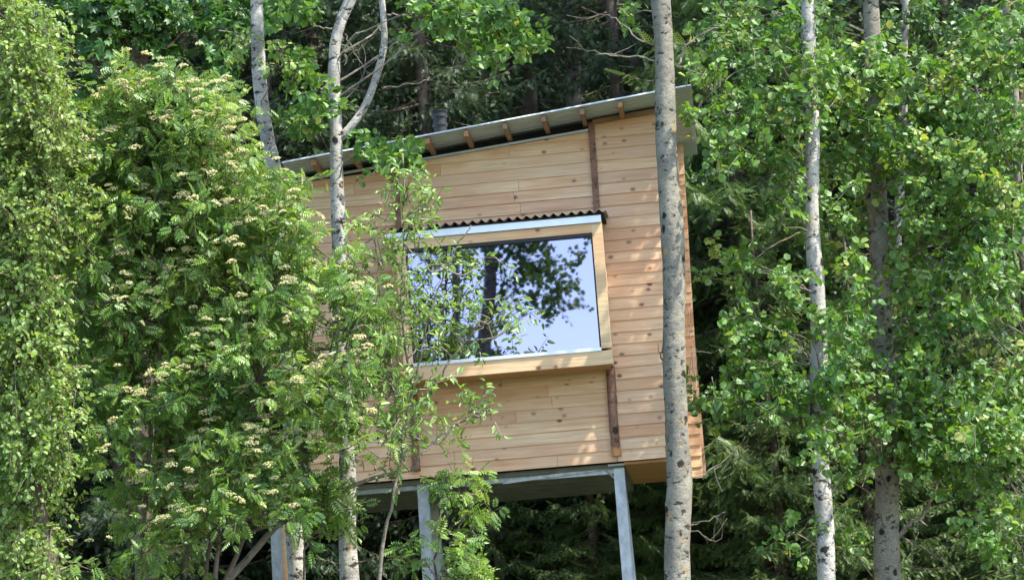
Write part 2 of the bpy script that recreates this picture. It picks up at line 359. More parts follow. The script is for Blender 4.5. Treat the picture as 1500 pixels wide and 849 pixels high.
# bark posts on the facade
def xzp(pts, rad, name, y=-.03, mm='bark_post', n=12):
    P = [(fac(a, b)[0], y, fac(a, b)[1]) for a, b in pts]; P = spline(P, 20)
    b_ = MB(); b_.tube(P, rad, n, rough=.05); return b_.build(name, M[mm], cabin, smooth=True)
def flat_strip(pxa, pxb, w_, name):
    (x0, z0), (x1_, z1) = fac(*pxa), fac(*pxb); b_ = MB(); b_.hexa([(x1_-w_/2, -.06, z1), (x1_+w_/2, -.06, z1), (x1_+w_/2, -.02, z1), (x1_-w_/2, -.02, z1), (x0-w_/2, -.06, z0), (x0+w_/2, -.06, z0), (x0+w_/2, -.02, z0), (x0-w_/2, -.02, z0)])
    return b_.build(name, M['bark_post'], cabin)
flat_strip((866, 181), (875, 312), .062, 'bark_post'); flat_strip((581, 240), (585, 345), .05, 'bark_post')
xzp([(894, 536), (897, 580), (899, 620), (903, 657)], .045, 'bark_post', -.05); xzp([(606, 560), (608, 620), (611, 690)], .038, 'bark_post', -.04)
xzp([(902.5, 655), (904, 668)], .047, 'post_end', -.05, 'pine_under')
# wall flashing under the black gap
mb = MB(); mb.hexa([(XL, -.055, wtop(XL)-.037), (XS+.03, -.055, wtop(XS)-.037), (XS+.03, .0, wtop(XS)-.032), (XL, .0, wtop(XL)-.032), (XL, -.055, wtop(XL)-.015), (XS+.03, -.055, wtop(XS)-.015), (XS+.03, .0, wtop(XS)-.01), (XL, .0, wtop(XL)-.01)])
mb.build('flashing', M['roof_metal'], cabin)
# roof: corrugated sheet, ridges running along the slope
print('roof', RXL, RXR, zrl, zrr, 'wall', wtop(RXL), wtop(RXR), fac(1017, 213, -D))
nn = 700; yy = np.linspace(-OV, D+.35, nn); zz = .024*np.clip(np.cos((yy+OV+.0675)*2*np.pi/.135)*2.2-1.0, 0, 1)
b_ = MB(); xs_ = np.linspace(RXL, RXR, 3); V = []
for x in xs_:
    for y, z in zip(yy, zz): V.append((x, y, rz(x)+z))
i = np.arange(2)[:, None]*nn; j = np.arange(nn-1)[None]
b_.add(V, np.stack([i+j, i+nn+j, i+nn+j+1, i+j+1], -1).reshape(-1, 4))
roof = b_.build('roof', M['roof_metal'], cabin)
md = roof.modifiers.new('thick', 'SOLIDIFY'); md.thickness = .003; md.offset = 1
# rafters
for px, py in ((458, 236), (515, 226), (570, 215), (625, 205), (682, 194), (739, 183), (796, 172), (852, 162), (908, 152)):
    x = fac(px, py, OV)[0]; h = .055
    b_ = MB(); b_.hexa([(x-.022, -OV+.04, rz(x)-.016-h), (x+.022, -OV+.04, rz(x)-.014-h), (x+.022, D, rz(x)-.014-h), (x-.022, D, rz(x)-.016-h),
                        (x-.022, -OV+.04, rz(x)-.016), (x+.022, -OV+.04, rz(x)-.014), (x+.022, D, rz(x)-.014), (x-.022, D, rz(x)-.016)], rng.uniform())
    r_ = b_.build('rafter', M['rafter_wood'], cabin)
# dark plate standing in for the unlit void between wall and roof
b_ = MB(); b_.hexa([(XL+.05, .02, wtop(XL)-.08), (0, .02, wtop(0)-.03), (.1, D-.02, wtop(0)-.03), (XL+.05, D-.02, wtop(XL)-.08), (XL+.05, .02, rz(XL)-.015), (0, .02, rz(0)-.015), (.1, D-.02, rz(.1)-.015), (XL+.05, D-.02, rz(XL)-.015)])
b_.build('gap_shade_plate', M['shade_black'], cabin)
# fascia rail hiding top of the right-hand wall
b_ = MB(); b_.hexa([(XS+.03, -.075, wtop(XS)+.02), (.2, -.075, wtop(.2)+.02), (.2, -.046, wtop(.2)+.02), (XS+.03, -.046, wtop(XS)+.02), (XS+.03, -.075, wtop(XS)+.065), (.2, -.075, wtop(.2)+.065), (.2, -.046, wtop(.2)+.065), (XS+.03, -.046, wtop(XS)+.065)], .2)
b_.build('wall_plate', M['rafter_wood'], cabin)
# chimney
cx = fac(645, 190, -1.0)[0]; b_ = MB(); zt = fac(645, 163, -1.0)[1]; zb = rz(cx)-.05
prof = [(zb, .07), (zt-.16, .07), (zt-.155, .082), (zt-.13, .082), (zt-.125, .07), (zt-.07, .07), (zt-.065, .085), (zt-.035, .085), (zt-.03, .072), (zt-.01, .072), (zt-.008, .09), (zt, .09)]
b_.tube([(cx, 1.0, z) for z, r_ in prof], [r_ for z, r_ in prof], 20); b_.build('chimney', M['black_metal'], cabin)
# window bay
BD = .58
gxl, _ = fac(600, 450, BD); gxr, _ = fac(873.5, 425, BD)
zt_ = .5*(fac(867, 341, BD)[1]+fac(597, 365, BD)[1]); zb_ = .5*(fac(880, 509, BD)[1]+fac(604, 535, BD)[1])
fwid = .105; oxl, oxr = gxl-.10, gxr+fwid; ozt = zt_+.095; ozb = zb_-.155
print('window', gxl, gxr, zt_, zb_)
b_ = MB()
b_.box((oxl, -BD+.07, ozb+.03), (oxl+.03, -.034, ozt), .3); b_.box((oxr-.045, -BD+.07, ozb+.03), (oxr-.012, -.034, ozt), .7)
b_.box((oxl+.031, -BD+.07, ozt-.03), (oxr-.046, -.034, ozt-.002), .5)
bay = b_.build('window_bay', M['pine_board'], cabin)
b_ = MB()
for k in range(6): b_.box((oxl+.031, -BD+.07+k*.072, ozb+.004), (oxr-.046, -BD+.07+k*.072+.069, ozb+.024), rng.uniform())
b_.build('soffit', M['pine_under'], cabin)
win = MB(); win.box((gxl, -BD+.048, zb_), (gxr, -BD+.052, zt_)); win = win.build('window', M['glass'], cabin)
def fr(p0, p1, a, nm='window_frame', mm='pine_frame'): q = MB(); q.box(p0, p1, a); return q.build(nm, M[mm], win)
fr((gxr+.004, -BD, ozb+.157), (oxr, -BD+.068, ozt), .2); fr((oxl, -BD, ozb+.157), (gxl-.004, -BD+.068, ozt), .9)
fr((gxl-.003, -BD+.002, zt_+.004), (gxr+.003, -BD+.067, ozt-.002), .5); fr((oxl-.002, -BD-.003, ozb), (oxr+.002, -BD+.069, zb_-.022), .7)
q = MB()
q.box((gxr-.012, -BD+.01, zb_), (gxr+.003, -BD+.05, zt_)); q.box((gxl-.003, -BD+.01, zb_), (gxl+.012, -BD+.05, zt_)); q.box((gxl+.0125, -BD+.01, zt_-.03), (gxr-.0125, -BD+.05, zt_+.003))
q.build('glazing_bead', M['black_metal'], win)
q = MB(); q.box((gxl-.003, -BD-.012, zb_-.021), (gxr+.003, -BD+.05, zb_+.012)); q.build('sill', M['flashing'], win)
q = MB(); q.box((oxl-.09, -BD-.02, ozt+.003), (oxr-.003, -BD+.01, ozt+.072)); q.build('flashing', M['flashing'], win)
# bay roof: corrugation ends show at the front
nn = 420; x_ = np.linspace(oxl-.05, oxr+.05, nn); y_ = [-BD-.075, -.032]; V = []
for k, y in enumerate(y_):
    for x in x_: V.append((x, y, ozt+.108+.045*k+.015*math.cos(x*2*np.pi/.088)))
b_ = MB(); j = np.arange(nn-1); b_.add(V, np.stack([j, j+1, nn+j+1, nn+j], -1))
br = b_.build('bay_roof', M['bay_metal'], cabin, smooth=True); md = br.modifiers.new('thick', 'SOLIDIFY'); md.thickness = .005
q = MB(); q.box((oxl-.03, -BD-.03, ozt+.074), (oxr+.03, -.033, ozt+.088)); q.build('bay_roof_board', M['shade_black'], br)  # board coloured near-black as the shade under the bay roof sheet

# ------------------------------------------------------------------ foliage tools
def spray(mb, T, Fc, pos, d, n, size, rnd):
    """stamp template (along, side, normal) at every pos"""
    T = np.asarray(T, float); Fc = np.asarray(Fc, int)
    d = nrmz(d); s = nrmz(np.cross(d, n)); n = np.cross(s, d); size = np.asarray(size)
    V = pos[:, None]+size[:, None, None]*(T[None, :, 0:1]*d[:, None]+T[None, :, 1:2]*s[:, None]+T[None, :, 2:3]*n[:, None])
    k = len(T); F_ = (Fc[None]+np.arange(len(pos))[:, None, None]*k).reshape(-1, 4)
    mb.add(V.reshape(-1, 3), F_, np.repeat(np.clip(rnd, 0, 1), k))
# round aspen leaf with a fold, birch, willow, maple: two quads each
def leafT(wd, shift=.45, fold=.12, tip=1.0):
    return [(0, 0, 0), (shift*.45, wd*.42, fold*.8), (shift+.3, wd*.40, fold), (tip, 0, -.08), (shift+.3, -wd*.40, fold), (shift*.45, -wd*.42, fold*.8)], [(0, 3, 2, 1), (0, 5, 4, 3)]
LT = {'aspen': leafT(1.05, .42), 'birch': leafT(.85, .35), 'willow': leafT(.42, .35)}
def mapleT():
    pts = []
    T = [(0, 0, 0)]; F_ = []
    for a in (-1.25, -.62, 0, .62, 1.25):
        L_ = 1.0-.22*abs(a); b = len(T); dx, dy = math.cos(a)*L_, math.sin(a)*L_; px_, py_ = -math.sin(a), math.cos(a)
        T += [(dx*.55+px_*.24*L_, dy*.55+py_*.24*L_, .05), (dx, dy, -.06), (dx*.55-px_*.24*L_, dy*.55-py_*.24*L_, .05)]; F_.append((0, b+2, b+1, b))
    return T, F_
LT['maple'] = mapleT()
def rowanT(pairs=5):
    T = []; F_ = []
    for k in range(pairs):
        u = .18+.78*k/pairs; ln = .40*(1-.35*abs(k-2)/3); dz = -.16*u*u
        for sgn in (-1, 1):
            b = len(T); ex, ey = .35*ln, ln*.93*sgn
            T += [(u, 0, dz), (u+ex*.5+0.095, ey*.5-.0*sgn, dz+.02), (u+ex, ey, dz-.10), (u+ex*.5-0.095, ey*.5, dz+.02)]
            F_.append((b, b+1, b+2, b+3) if sgn < 0 else (b, b+3, b+2, b+1))
    b = len(T); T += [(.86, 0, -.19), (1.0, .09, -.21), (1.22, 0, -.32), (1.0, -.09, -.21)]; F_.append((b, b+1, b+2, b+3))
    b = len(T); T += [(0, .008, 0), (.9, .006, -.2), (.9, -.006, -.2), (0, -.008, 0)]; F_.append((b, b+1, b+2, b+3))
    return T, F_
LT['rowan'] = rowanT()

def ellipses_px(specs, Y0, dY, bias=0.0):
    """(cx, cy, rx, ry, n) ellipses in photo space -> clump centres in the world"""
    C = []
    for (cx, cy, rx, ry, n) in specs:
        a = rng.uniform(0, 2*np.pi, n); r = np.sqrt(rng.uniform(0, 1, n))
        yy_ = Y0+bias+rng.uniform(-dY, dY, n)
        for k in range(n): C.append(at(cx+rx*r[k]*math.cos(a[k]), cy+ry*r[k]*math.sin(a[k]), yy_[k]))
    return np.array(C)
def foliage(kind, C, mb, tw, n_tw=7, tl=.30, nl=9, size=.06, up=.25, droop=.0, clump_r=.10):
    """twigs radiating from each clump centre, leaves along every twig"""
    m = len(C)*n_tw; c = np.repeat(C, n_tw, 0)+rng.normal(size=(m, 3))*clump_r
    d = nrmz(rng.normal(size=(m, 3))+np.array([0, 0, up])); ln = tl*rng.uniform(.5, 1.25, m)
    side = rng.normal(size=(m, 3))
    cr = np.repeat(rng.normal(size=len(C))*.19, n_tw)+.45
    if tw is not None:
        for k in range(m):
            p0 = c[k]-d[k]*ln[k]*.15; p2 = c[k]+d[k]*ln[k]+np.array([0, 0, -droop*ln[k]])
            tw.tube([p0, (p0+p2)/2+np.array([0, 0, .12*droop*ln[k]]), p2], [.0045, .003, .0015], 3, cap=False)
    M_ = m*nl; t_ = np.tile((np.arange(nl)+.6)/nl, m)[:, None]*np.repeat(ln, nl)[:, None]
    D_ = np.repeat(d, nl, 0); p = np.repeat(c, nl, 0)+D_*t_; p[:, 2] -= (droop*t_[:, 0]**2/np.repeat(ln, nl))
    perp = nrmz(np.cross(D_, rng.normal(size=(M_, 3))))
    ld_ = nrmz(D_*.5+perp*.9+np.array([0, 0, -.35-droop*.4])); p = p+perp*.015
    n_ = nrmz(rng.normal(size=(M_, 3))*.6+np.array([.05, -.45, .7]))
    T, F_ = LT[kind]
    spray(mb, T, F_, p, ld_, n_, size*rng.uniform(.5, 1.3, M_), np.repeat(np.repeat(cr[::n_tw], n_tw), nl)+rng.normal(size=M_)*.2)
def limbs(tw, path, C, r0=.012, sag=.35, frac=1.0, n=4):
    """curved limbs from the nearest lower trunk point out to each clump"""
    for c in C:
        if rng.uniform() > frac: continue
        hd = np.hypot(path[:, 0]-c[0], path[:, 1]-c[1]); z = c[2]-sag*hd-.1
        k = int(np.argmin(np.abs(path[:, 2]-z)+.2*hd)); a = path[k]
        mid = (a+c)/2+np.array([0, 0, .10*np.linalg.norm(c-a)])+rng.normal(size=3)*.06
        L_ = np.linalg.norm(c-a); r = min(r0, .004+.006*L_)
        P = spline([a, a+(mid-a)*.5+rng.normal(size=3)*.03, mid, c], n*2)
        P[1:-1] += rng.normal(size=(len(P)-2, 3))*.012
        tw.tube(P, np.linspace(r, .003, len(P)), 5, cap=False)
def px_path(pts, Y):
    return [at(a, b, Y + (q[0] if q else 0)) for a, b, *q in pts]
def trunk_path(pts, Y, top_extra=3.0, n=60):
    P = px_path(pts, Y); P = sorted(P, key=lambda q: q[2])
    lo, l2 = P[0], P[1]; g_ = float(gz(lo[0], lo[1]))-.1
    d = (lo-l2)/max(l2[2]-lo[2], 1e-3); base = lo+d*(lo[2]-g_)*np.array([.5, .5, 1]); base[2] = g_
    hi, h2 = P[-1], P[-2]; d = (hi-h2)/(hi[2]-h2[2])
    if top_extra > 0: P = [base]+P+[hi+d*top_extra*.5, hi+d*top_extra]
    else: P = [base]+P
    return spline(P, n)

def broadleaf(name, label, cat, pts, Y, rpx, kind, leafm, bark, crown, dY=.8, top=3.0, group=None, top_clumps=30, fol={}, bare=[], forks=[], twm='pale_twig', limb_r=.012, frac=.6, loc=None, limb_kw={}, bias=0.0):
    """rpx: trunk radius (m) at base and at top of frame"""
    path = trunk_path(pts, Y, top)
    base = path[0].copy(); root = empty(name, base, label, cat, group)
    u = (path[:, 2]-path[0, 2])/(path[-1, 2]-path[0, 2])
    rad = np.interp(path[:, 2], [path[0, 2], path[0, 2]+.4, at(750, 849, Y)[2], at(750, 0, Y)[2], path[-1, 2]+.01], [rpx[0]*1.5, rpx[0]*1.15, rpx[0], rpx[1], rpx[1]*.25])
    ph = rng.uniform(0, 6.28, 3); rad = rad*(1+.05*np.sin(path[:, 2]*2.1+ph[0])+.035*np.sin(path[:, 2]*5.3+ph[1])); path[:, 0] += .012*np.sin(path[:, 2]*3.1+ph[2])
    t_ = MB(); t_.tube(path, rad, 18, rough=.03); t_.build('trunk', M[bark], root, smooth=True, origin=base)
    for (fp, r0, r1) in forks:
        b_ = MB(); P = spline(px_path(fp, Y), 24); b_.tube(P, np.linspace(r0, r1, 24), 12, rough=.04); b_.build('fork', M[bark], root, smooth=True, origin=base)
    tw = MB()
    for (fp, r0) in bare:
        P = px_path(fp, Y); P = spline(P, 4*len(P)); P[1:] += rng.normal(size=(len(P)-1, 3))*.008
        tw.tube(P, np.linspace(r0, r0*.25, len(P)), 6, cap=False)
        for k in range(3):
            i_ = rng.integers(len(P)//3, len(P)-1); q = P[i_]; e = q+nrmz(P[-1]-P[0]+rng.normal(size=3)*.6)*rng.uniform(.1, .3)
            tw.tube([q, (q+e)/2+rng.normal(size=3)*.02, e], [r0*.4, r0*.3, .002], 4, cap=False)
    C = ellipses_px(crown, Y, dY, bias) if crown else np.zeros((0, 3))
    f_ = MB(); kw = dict(n_tw=7, tl=.27, nl=10, size=.072); kw.update(fol)
    if len(C): foliage(kind, C, f_, tw, **kw); limbs(tw, path, C, limb_r, frac=frac, **limb_kw)
    if top > 0 and top_clumps:
        zt2 = path[-1, 2]; z0 = at(750, 0, Y)[2]+.3
        tt = rng.uniform(0, 1, top_clumps); zc = z0+(zt2-z0)*tt; a = rng.uniform(0, 2*np.pi, top_clumps); rr = (1-tt*.75)*rng.uniform(.3, 1.5, top_clumps)
        xc = np.interp(zc, path[:, 2], path[:, 0]); yc = np.interp(zc, path[:, 2], path[:, 1])
        C2 = np.stack([xc+rr*np.cos(a), yc+rr*np.sin(a), zc+.4], -1)
        kw2 = dict(kw); kw2['clump_r'] = .22
        foliage(kind, C2, f_, tw, **kw2); limbs(tw, path, C2, limb_r, frac=1)
    if tw.n: tw.build('branches', M[twm], root, origin=base)
    if f_.n: f_.build('crown', M[leafm], root, origin=base)
    return root, path

# ------------------------------------------------------------------ spruces
def make_spruce(label, H, Rm, seed, leafm, lowest=.5, dens=1.0):
    global rng
    keep = rng; rng = np.random.default_rng(seed)
    root = empty('spruce_tree', (0, 0, 0), label, 'tree', 'spruces in the forest behind the cabin')
    P = np.array([(0, 0, z) for z in np.linspace(-.2, H, 14)]); P[1:, :2] += rng.normal(size=(13, 2))*.02
    b_ = MB(); b_.tube(P, np.linspace(.17, .015, 14), 10, rough=.04); b_.build('trunk', M['spruce_bark'], root, smooth=True)
    br_ = MB(); pos = []; dd = []; nn_ = []; sz = []; rn = []
    z = lowest
    while z < H-.2:
        for _ in range(2):
            a = rng.uniform(0, 2*np.pi); L_ = Rm*((1-z/H)**.8)*rng.uniform(.65, 1.15)+.12
            out_ = np.array([math.cos(a), math.sin(a), 0]); sd = np.array([-math.sin(a), math.cos(a), 0])
            t_ = np.linspace(0, 1, 7); dr = rng.uniform(.25, .5)
            Q = np.array([0, 0, z])+out_*L_*t_[:, None]; Q[:, 2] += L_*(-dr*t_+.28*t_**3)
            br_.tube(Q, np.linspace(.022*(L_/Rm+.3), .004, 7), 4, cap=False)
            ns = int(L_*32*dens)
            for k in range(ns):
                u = .15+.85*(k+.5)/ns; q = np.array([np.interp(u, t_, Q[:, i]) for i in range(3)])
                s_ = 1 if k % 2 else -1; ls = (.16+.42*L_*(1-u)*.9)*rng.uniform(.5, 1.1)
                dvec = nrmz(out_*rng.uniform(.3, .9)+sd*s_*rng.uniform(.5, 1)+np.array([0, 0, -rng.uniform(.15, .9)]))
                nsp = max(1, int(ls/.065))
                tone = rng.normal()*.12
                for h in range(nsp):
                    pp = q+dvec*ls*(h/nsp)+rng.normal(size=3)*.015; pp[2] -= .10*(h/nsp)**2*ls
                    pos.append(pp); dd.append(dvec+rng.normal(size=3)*.45+np.array([0, 0, -.25])); nn_.append(np.array([0, 0, 1])+rng.normal(size=3)*.5)
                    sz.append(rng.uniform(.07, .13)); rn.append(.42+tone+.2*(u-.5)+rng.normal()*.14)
            pos.append(Q[-1]); dd.append(Q[-1]-Q[-2]); nn_.append(np.array([0, 0, 1.])); sz.append(.2); rn.append(.7)
        z += rng.uniform(.07, .13)
    T = []; F_ = []
    for k in range(6):                                   # a needle spray: a stem with short narrow blades both sides
        u = .02+.9*k/6; 
        for sg in (-1, 1):
            b0 = len(T); l_ = .34*(1-.5*u); w0 = .05
            T += [(u, 0, 0), (u+l_*.4+w0, sg*l_*.45, .01), (u+l_*.9, sg*l_*.8, -.04), (u+l_*.4-w0, sg*l_*.45, .0)]; F_.append((b0, b0+1, b0+2, b0+3))
    b0 = len(T); T += [(0, .03, 0), (1.1, .01, 0), (1.1, -.01, 0), (0, -.03, 0)]; F_.append((b0, b0+1, b0+2, b0+3))
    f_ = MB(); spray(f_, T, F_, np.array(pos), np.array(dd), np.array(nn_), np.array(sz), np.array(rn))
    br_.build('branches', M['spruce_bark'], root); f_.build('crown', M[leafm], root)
    print('SPR', len(pos)); rng = keep
    return root
def dup(root, loc, rz_, label, s=1.0):
    r = root.copy(); col.objects.link(r); r.location = tuple(loc); r.rotation_euler = (0, 0, rz_); r['label'] = label; r.scale = (s, s, s)
    for ch in root.children:
        c = ch.copy(); col.objects.link(c); c.parent = r
    return r
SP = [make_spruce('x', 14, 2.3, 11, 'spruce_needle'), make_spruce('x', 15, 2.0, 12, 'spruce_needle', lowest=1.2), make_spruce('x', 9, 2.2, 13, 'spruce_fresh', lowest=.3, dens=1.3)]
used = set()
def spruce(v, px, Y, rot, label, s=1.0):
    p = at(px, 424, Y); loc = (p[0], Y, float(gz(p[0], Y))-.05)
    if v not in used:
        used.add(v); r = SP[v]; r.location = loc; r.rotation_euler = (0, 0, rot); r['label'] = label; r.scale = (s, s, s); return r
    return dup(SP[v], loc, rot, label, s)
spruce(0, 640, 34.2, .3, 'dark spruce whose drooping twigs hang behind the black chimney')
spruce(1, 800, 36.5, 1.3, 'tall dark spruce rising behind the middle of the cabin roof')
spruce(0, 930, 34.8, 2.2, 'spruce behind the high right end of the roof', .97)
spruce(0, 520, 34.6, 4.1, 'spruce showing between the forked aspen stems above the low roof end', 1.02)
spruce(1, 410, 35.0, 5.2, 'spruce behind the white birch trunk left of the roof')
spruce(2, 1092, 33.2, 3.0, 'tall fresh green spruce just right of the cabin side wall', 1.4)
spruce(1, 1180, 35.0, .7, 'spruce in shade behind the narrow aspen right of the cabin')
spruce(0, 1300, 34.2, 1.9, 'spruce behind the thick aspen with the bent limb', 1.02)
spruce(1, 1420, 35.5, 2.7, 'spruce behind the leafy aspens near the right edge', .95)
spruce(0, 1520, 34.0, 5.8, 'rightmost spruce, cut by the right edge of the photo')
spruce(0, 290, 34.8, .9, 'spruce behind the top of the flowering rowan')
spruce(1, 170, 34.0, 3.7, 'spruce in deep shade left of the rowan top')
spruce(0, 50, 35.0, 2.4, 'spruce behind the light green birch at the left edge', 1.05)
spruce(1, -60, 34.0, 1.2, 'leftmost spruce, cut by the left edge of the photo')
spruce(2, 840, 32.9, .4, 'fresh green spruce seen under the cabin floor', .55)
spruce(2, 960, 32.6, 2.2, 'small bright spruce between the right steel post and the big aspen trunk', .5)
spruce(2, 1110, 31.6, 3.4, 'low spruce with layered boughs right of the big aspen trunk', .62)
spruce(2, 1240, 31.8, 5.0, 'low spruce between the two aspen trunks on the right', .6)
spruce(2, 1420, 32.2, 1.5, 'low spruce in the bottom right corner', .62)
spruce(2, 700, 33.6, 4.6, 'small spruce right of the middle steel post under the cabin', .5)
far = [(-160, 40), (20, 41), (120, 39.5), (230, 42), (340, 40), (460, 39.5), (580, 41), (710, 40.5), (830, 42), (960, 40), (1060, 41), (1150, 39.6), (1250, 42), (1350, 40), (1470, 41), (1580, 40),
       (-60, 46), (90, 47), (200, 45.5), (330, 46.5), (450, 45), (570, 47), (680, 46), (790, 45), (900, 47), (1010, 46), (1130, 45), (1240, 47), (1360, 46), (1480, 45), (1600, 46)]
for k, (px, Yd) in enumerate(far):
    r = spruce(k % 2, px, Yd, k*1.7, 'spruce deep in the dark forest behind the nearer trees', 1.0+.06*((k*5) % 4))
    r['group'] = 'far spruces in the dark wood'

# ------------------------------------------------------------------ trees in front
E = {}
broadleaf('aspen_tree', 'thick grey aspen trunk crossing in front of the right end of the cabin', 'tree',
    [(968, 0), (973, 120), (980, 250), (986, 400), (990, 560), (993, 700), (994, 849)], 26.4, (.118, .092), 'aspen', 'aspen_leaf', 'aspen_bark',
    [(890, 22, 40, 14, 1)], top=4, group='aspens around the cabin', top_clumps=26, frac=1,
    bare=[([(994, 95), (1010, 62), (1040, 45), (1060, 35), (1066, 20)], .012), ([(966, 92), (940, 84), (900, 82), (862, 74), (830, 70)], .011), ([(962, 68), (935, 58), (905, 30), (880, 22), (850, 30)], .010),
          ([(995, 97), (1020, 108), (1035, 130), (1042, 140)], .008), ([(999, 170), (1020, 160), (1045, 135), (1070, 110), (1110, 95)], .014), ([(1003, 600), (1012, 585), (1018, 560), (1012, 500), (1010, 455)], .008),
          ([(1003, 770), (1030, 765), (1062, 748)], .006), ([(1003, 775), (1025, 779), (1045, 792), (1060, 782)], .006), ([(1006, 700), (1040, 690), (1075, 660), (1092, 640)], .007), ([(975, 530), (968, 520), (970, 515)], .012),
          ([(988, 595), (1003, 575), (1016, 560)], .012)])
broadleaf('aspen_tree', 'slim pale aspen with a narrow straight trunk right of the cabin', 'tree',
    [(1185, 0), (1187, 120), (1191, 300), (1196, 430), (1200, 600), (1206, 740), (1210, 849)], 27.0, (.088, .058), 'aspen', 'aspen_leaf', 'birch_bark',
    [(1110, 190, 75, 50, 12), (1080, 150, 40, 30, 4), (1060, 70, 60, 55, 7), (1140, 60, 40, 60, 7), (1215, 130, 40, 60, 6), (1120, 250, 60, 30, 5), (1100, 492, 28, 30, 4), (1125, 520, 45, 45, 7), (1075, 572, 38, 22, 4), (1022, 592, 8, 8, 1), (1145, 590, 40, 25, 4),
     (1092, 400, 30, 25, 3), (1225, 560, 40, 45, 7), (1205, 640, 25, 35, 3), (1150, 450, 30, 40, 3), (1170, 300, 40, 40, 3), (1150, 775, 14, 12, 1), (1240, 470, 30, 40, 4)],
    top=4, group='aspens around the cabin', frac=.7,
    bare=[([(1190, 535), (1150, 528), (1110, 545), (1065, 575), (1045, 600)], .010), ([(1190, 335), (1150, 350), (1110, 375), (1080, 400)], .009), ([(1182, 130), (1150, 128), (1120, 135)], .008), ([(1240, 690), (1200, 750), (1170, 780)], .006)])
broadleaf('aspen_tree', 'thickest right-hand aspen with a dark bent limb low on its trunk', 'tree',
    [(1275, 0), (1278, 120), (1284, 300), (1290, 450), (1296, 600), (1300, 740), (1302, 849)], 28.2, (.13, .082), 'aspen', 'aspen_leaf', 'aspen_bark',
    [(1278, 110, 18, 50, 4), (1284, 190, 20, 40, 5), (1290, 560, 18, 25, 2), (1260, 120, 50, 60, 8), (1320, 200, 50, 55, 9), (1240, 230, 50, 50, 8), (1385, 240, 60, 45, 10), (1345, 130, 45, 50, 7), (1420, 120, 50, 50, 8), (1240, 350, 35, 45, 5), (1345, 340, 45, 45, 9), (1420, 340, 55, 50, 9),
     (1360, 430, 60, 40, 8), (1245, 460, 30, 35, 4), (1245, 530, 35, 35, 5), (1335, 525, 30, 35, 5), (1340, 610, 45, 40, 9), (1272, 615, 30, 30, 4), (1375, 640, 45, 30, 8), (1320, 660, 30, 20, 4), (1235, 795, 20, 12, 1), (1250, 710, 16, 14, 1)],
    top=4, group='aspens around the cabin', frac=.6, dY=.8, bias=-.45,
    bare=[([(1310, 790), (1330, 770), (1350, 755), (1365, 730), (1372, 700), (1375, 680)], .028), ([(1310, 470), (1345, 460), (1375, 440), (1400, 445)], .02), ([(1320, 785), (1355, 805), (1385, 825), (1410, 849)], .008), ([(1345, 760), (1340, 800), (1330, 849)], .007),
          ([(1270, 690), (1235, 715), (1200, 760)], .008), ([(1300, 700), (1285, 740), (1265, 790)], .006), ([(1310, 110), (1350, 95), (1395, 80)], .008), ([(1320, 280), (1350, 265), (1390, 275)], .018)])
broadleaf('aspen_tree', 'leafy aspen at the right edge of the photo, its stem hidden by its own leaves', 'tree',
    [(1475, 0), (1495, 300), (1515, 600), (1540, 849)], 28.6, (.06, .04), 'aspen', 'aspen_leaf', 'aspen_bark',
    [(1465, 60, 55, 60, 9), (1460, 200, 55, 50, 9), (1470, 310, 45, 50, 8), (1450, 430, 50, 45, 8), (1480, 540, 45, 45, 7), (1445, 610, 45, 45, 9), (1410, 590, 30, 25, 4), (1490, 660, 40, 60, 8), (1430, 680, 50, 30, 7), (1470, 760, 40, 60, 7)],
    top=4, group='aspens around the cabin', frac=.6, dY=.8, bias=-.8,
    bare=[([(1465, 240), (1440, 160), (1410, 90), (1370, 70)], .008), ([(1440, 130), (1400, 135), (1350, 160)], .008), ([(1480, 560), (1440, 530), (1400, 500)], .009)])
broadleaf('aspen_tree', 'aspen half hidden behind the leaves in the upper right, only a thin stem showing', 'tree',
    [(1327, 0), (1326, 60), (1318, 300), (1308, 600), (1303, 849)], 32.5, (.06, .045), 'aspen', 'aspen_leaf_far', 'birch_bark',
    [(1060, 40, 80, 50, 9), (1130, 130, 70, 60, 8), (1050, 230, 50, 60, 6), (1230, 50, 70, 60, 10), (1400, 30, 90, 40, 12), (1330, 90, 70, 60, 8), (1400, 200, 90, 70, 11), (1300, 300, 80, 60, 8), (1450, 400, 80, 60, 8), (1230, 400, 50, 60, 4), (1380, 520, 80, 50, 6)],
    top=4, group='aspens around the cabin', frac=.5, dY=.8, fol=dict(size=.075))
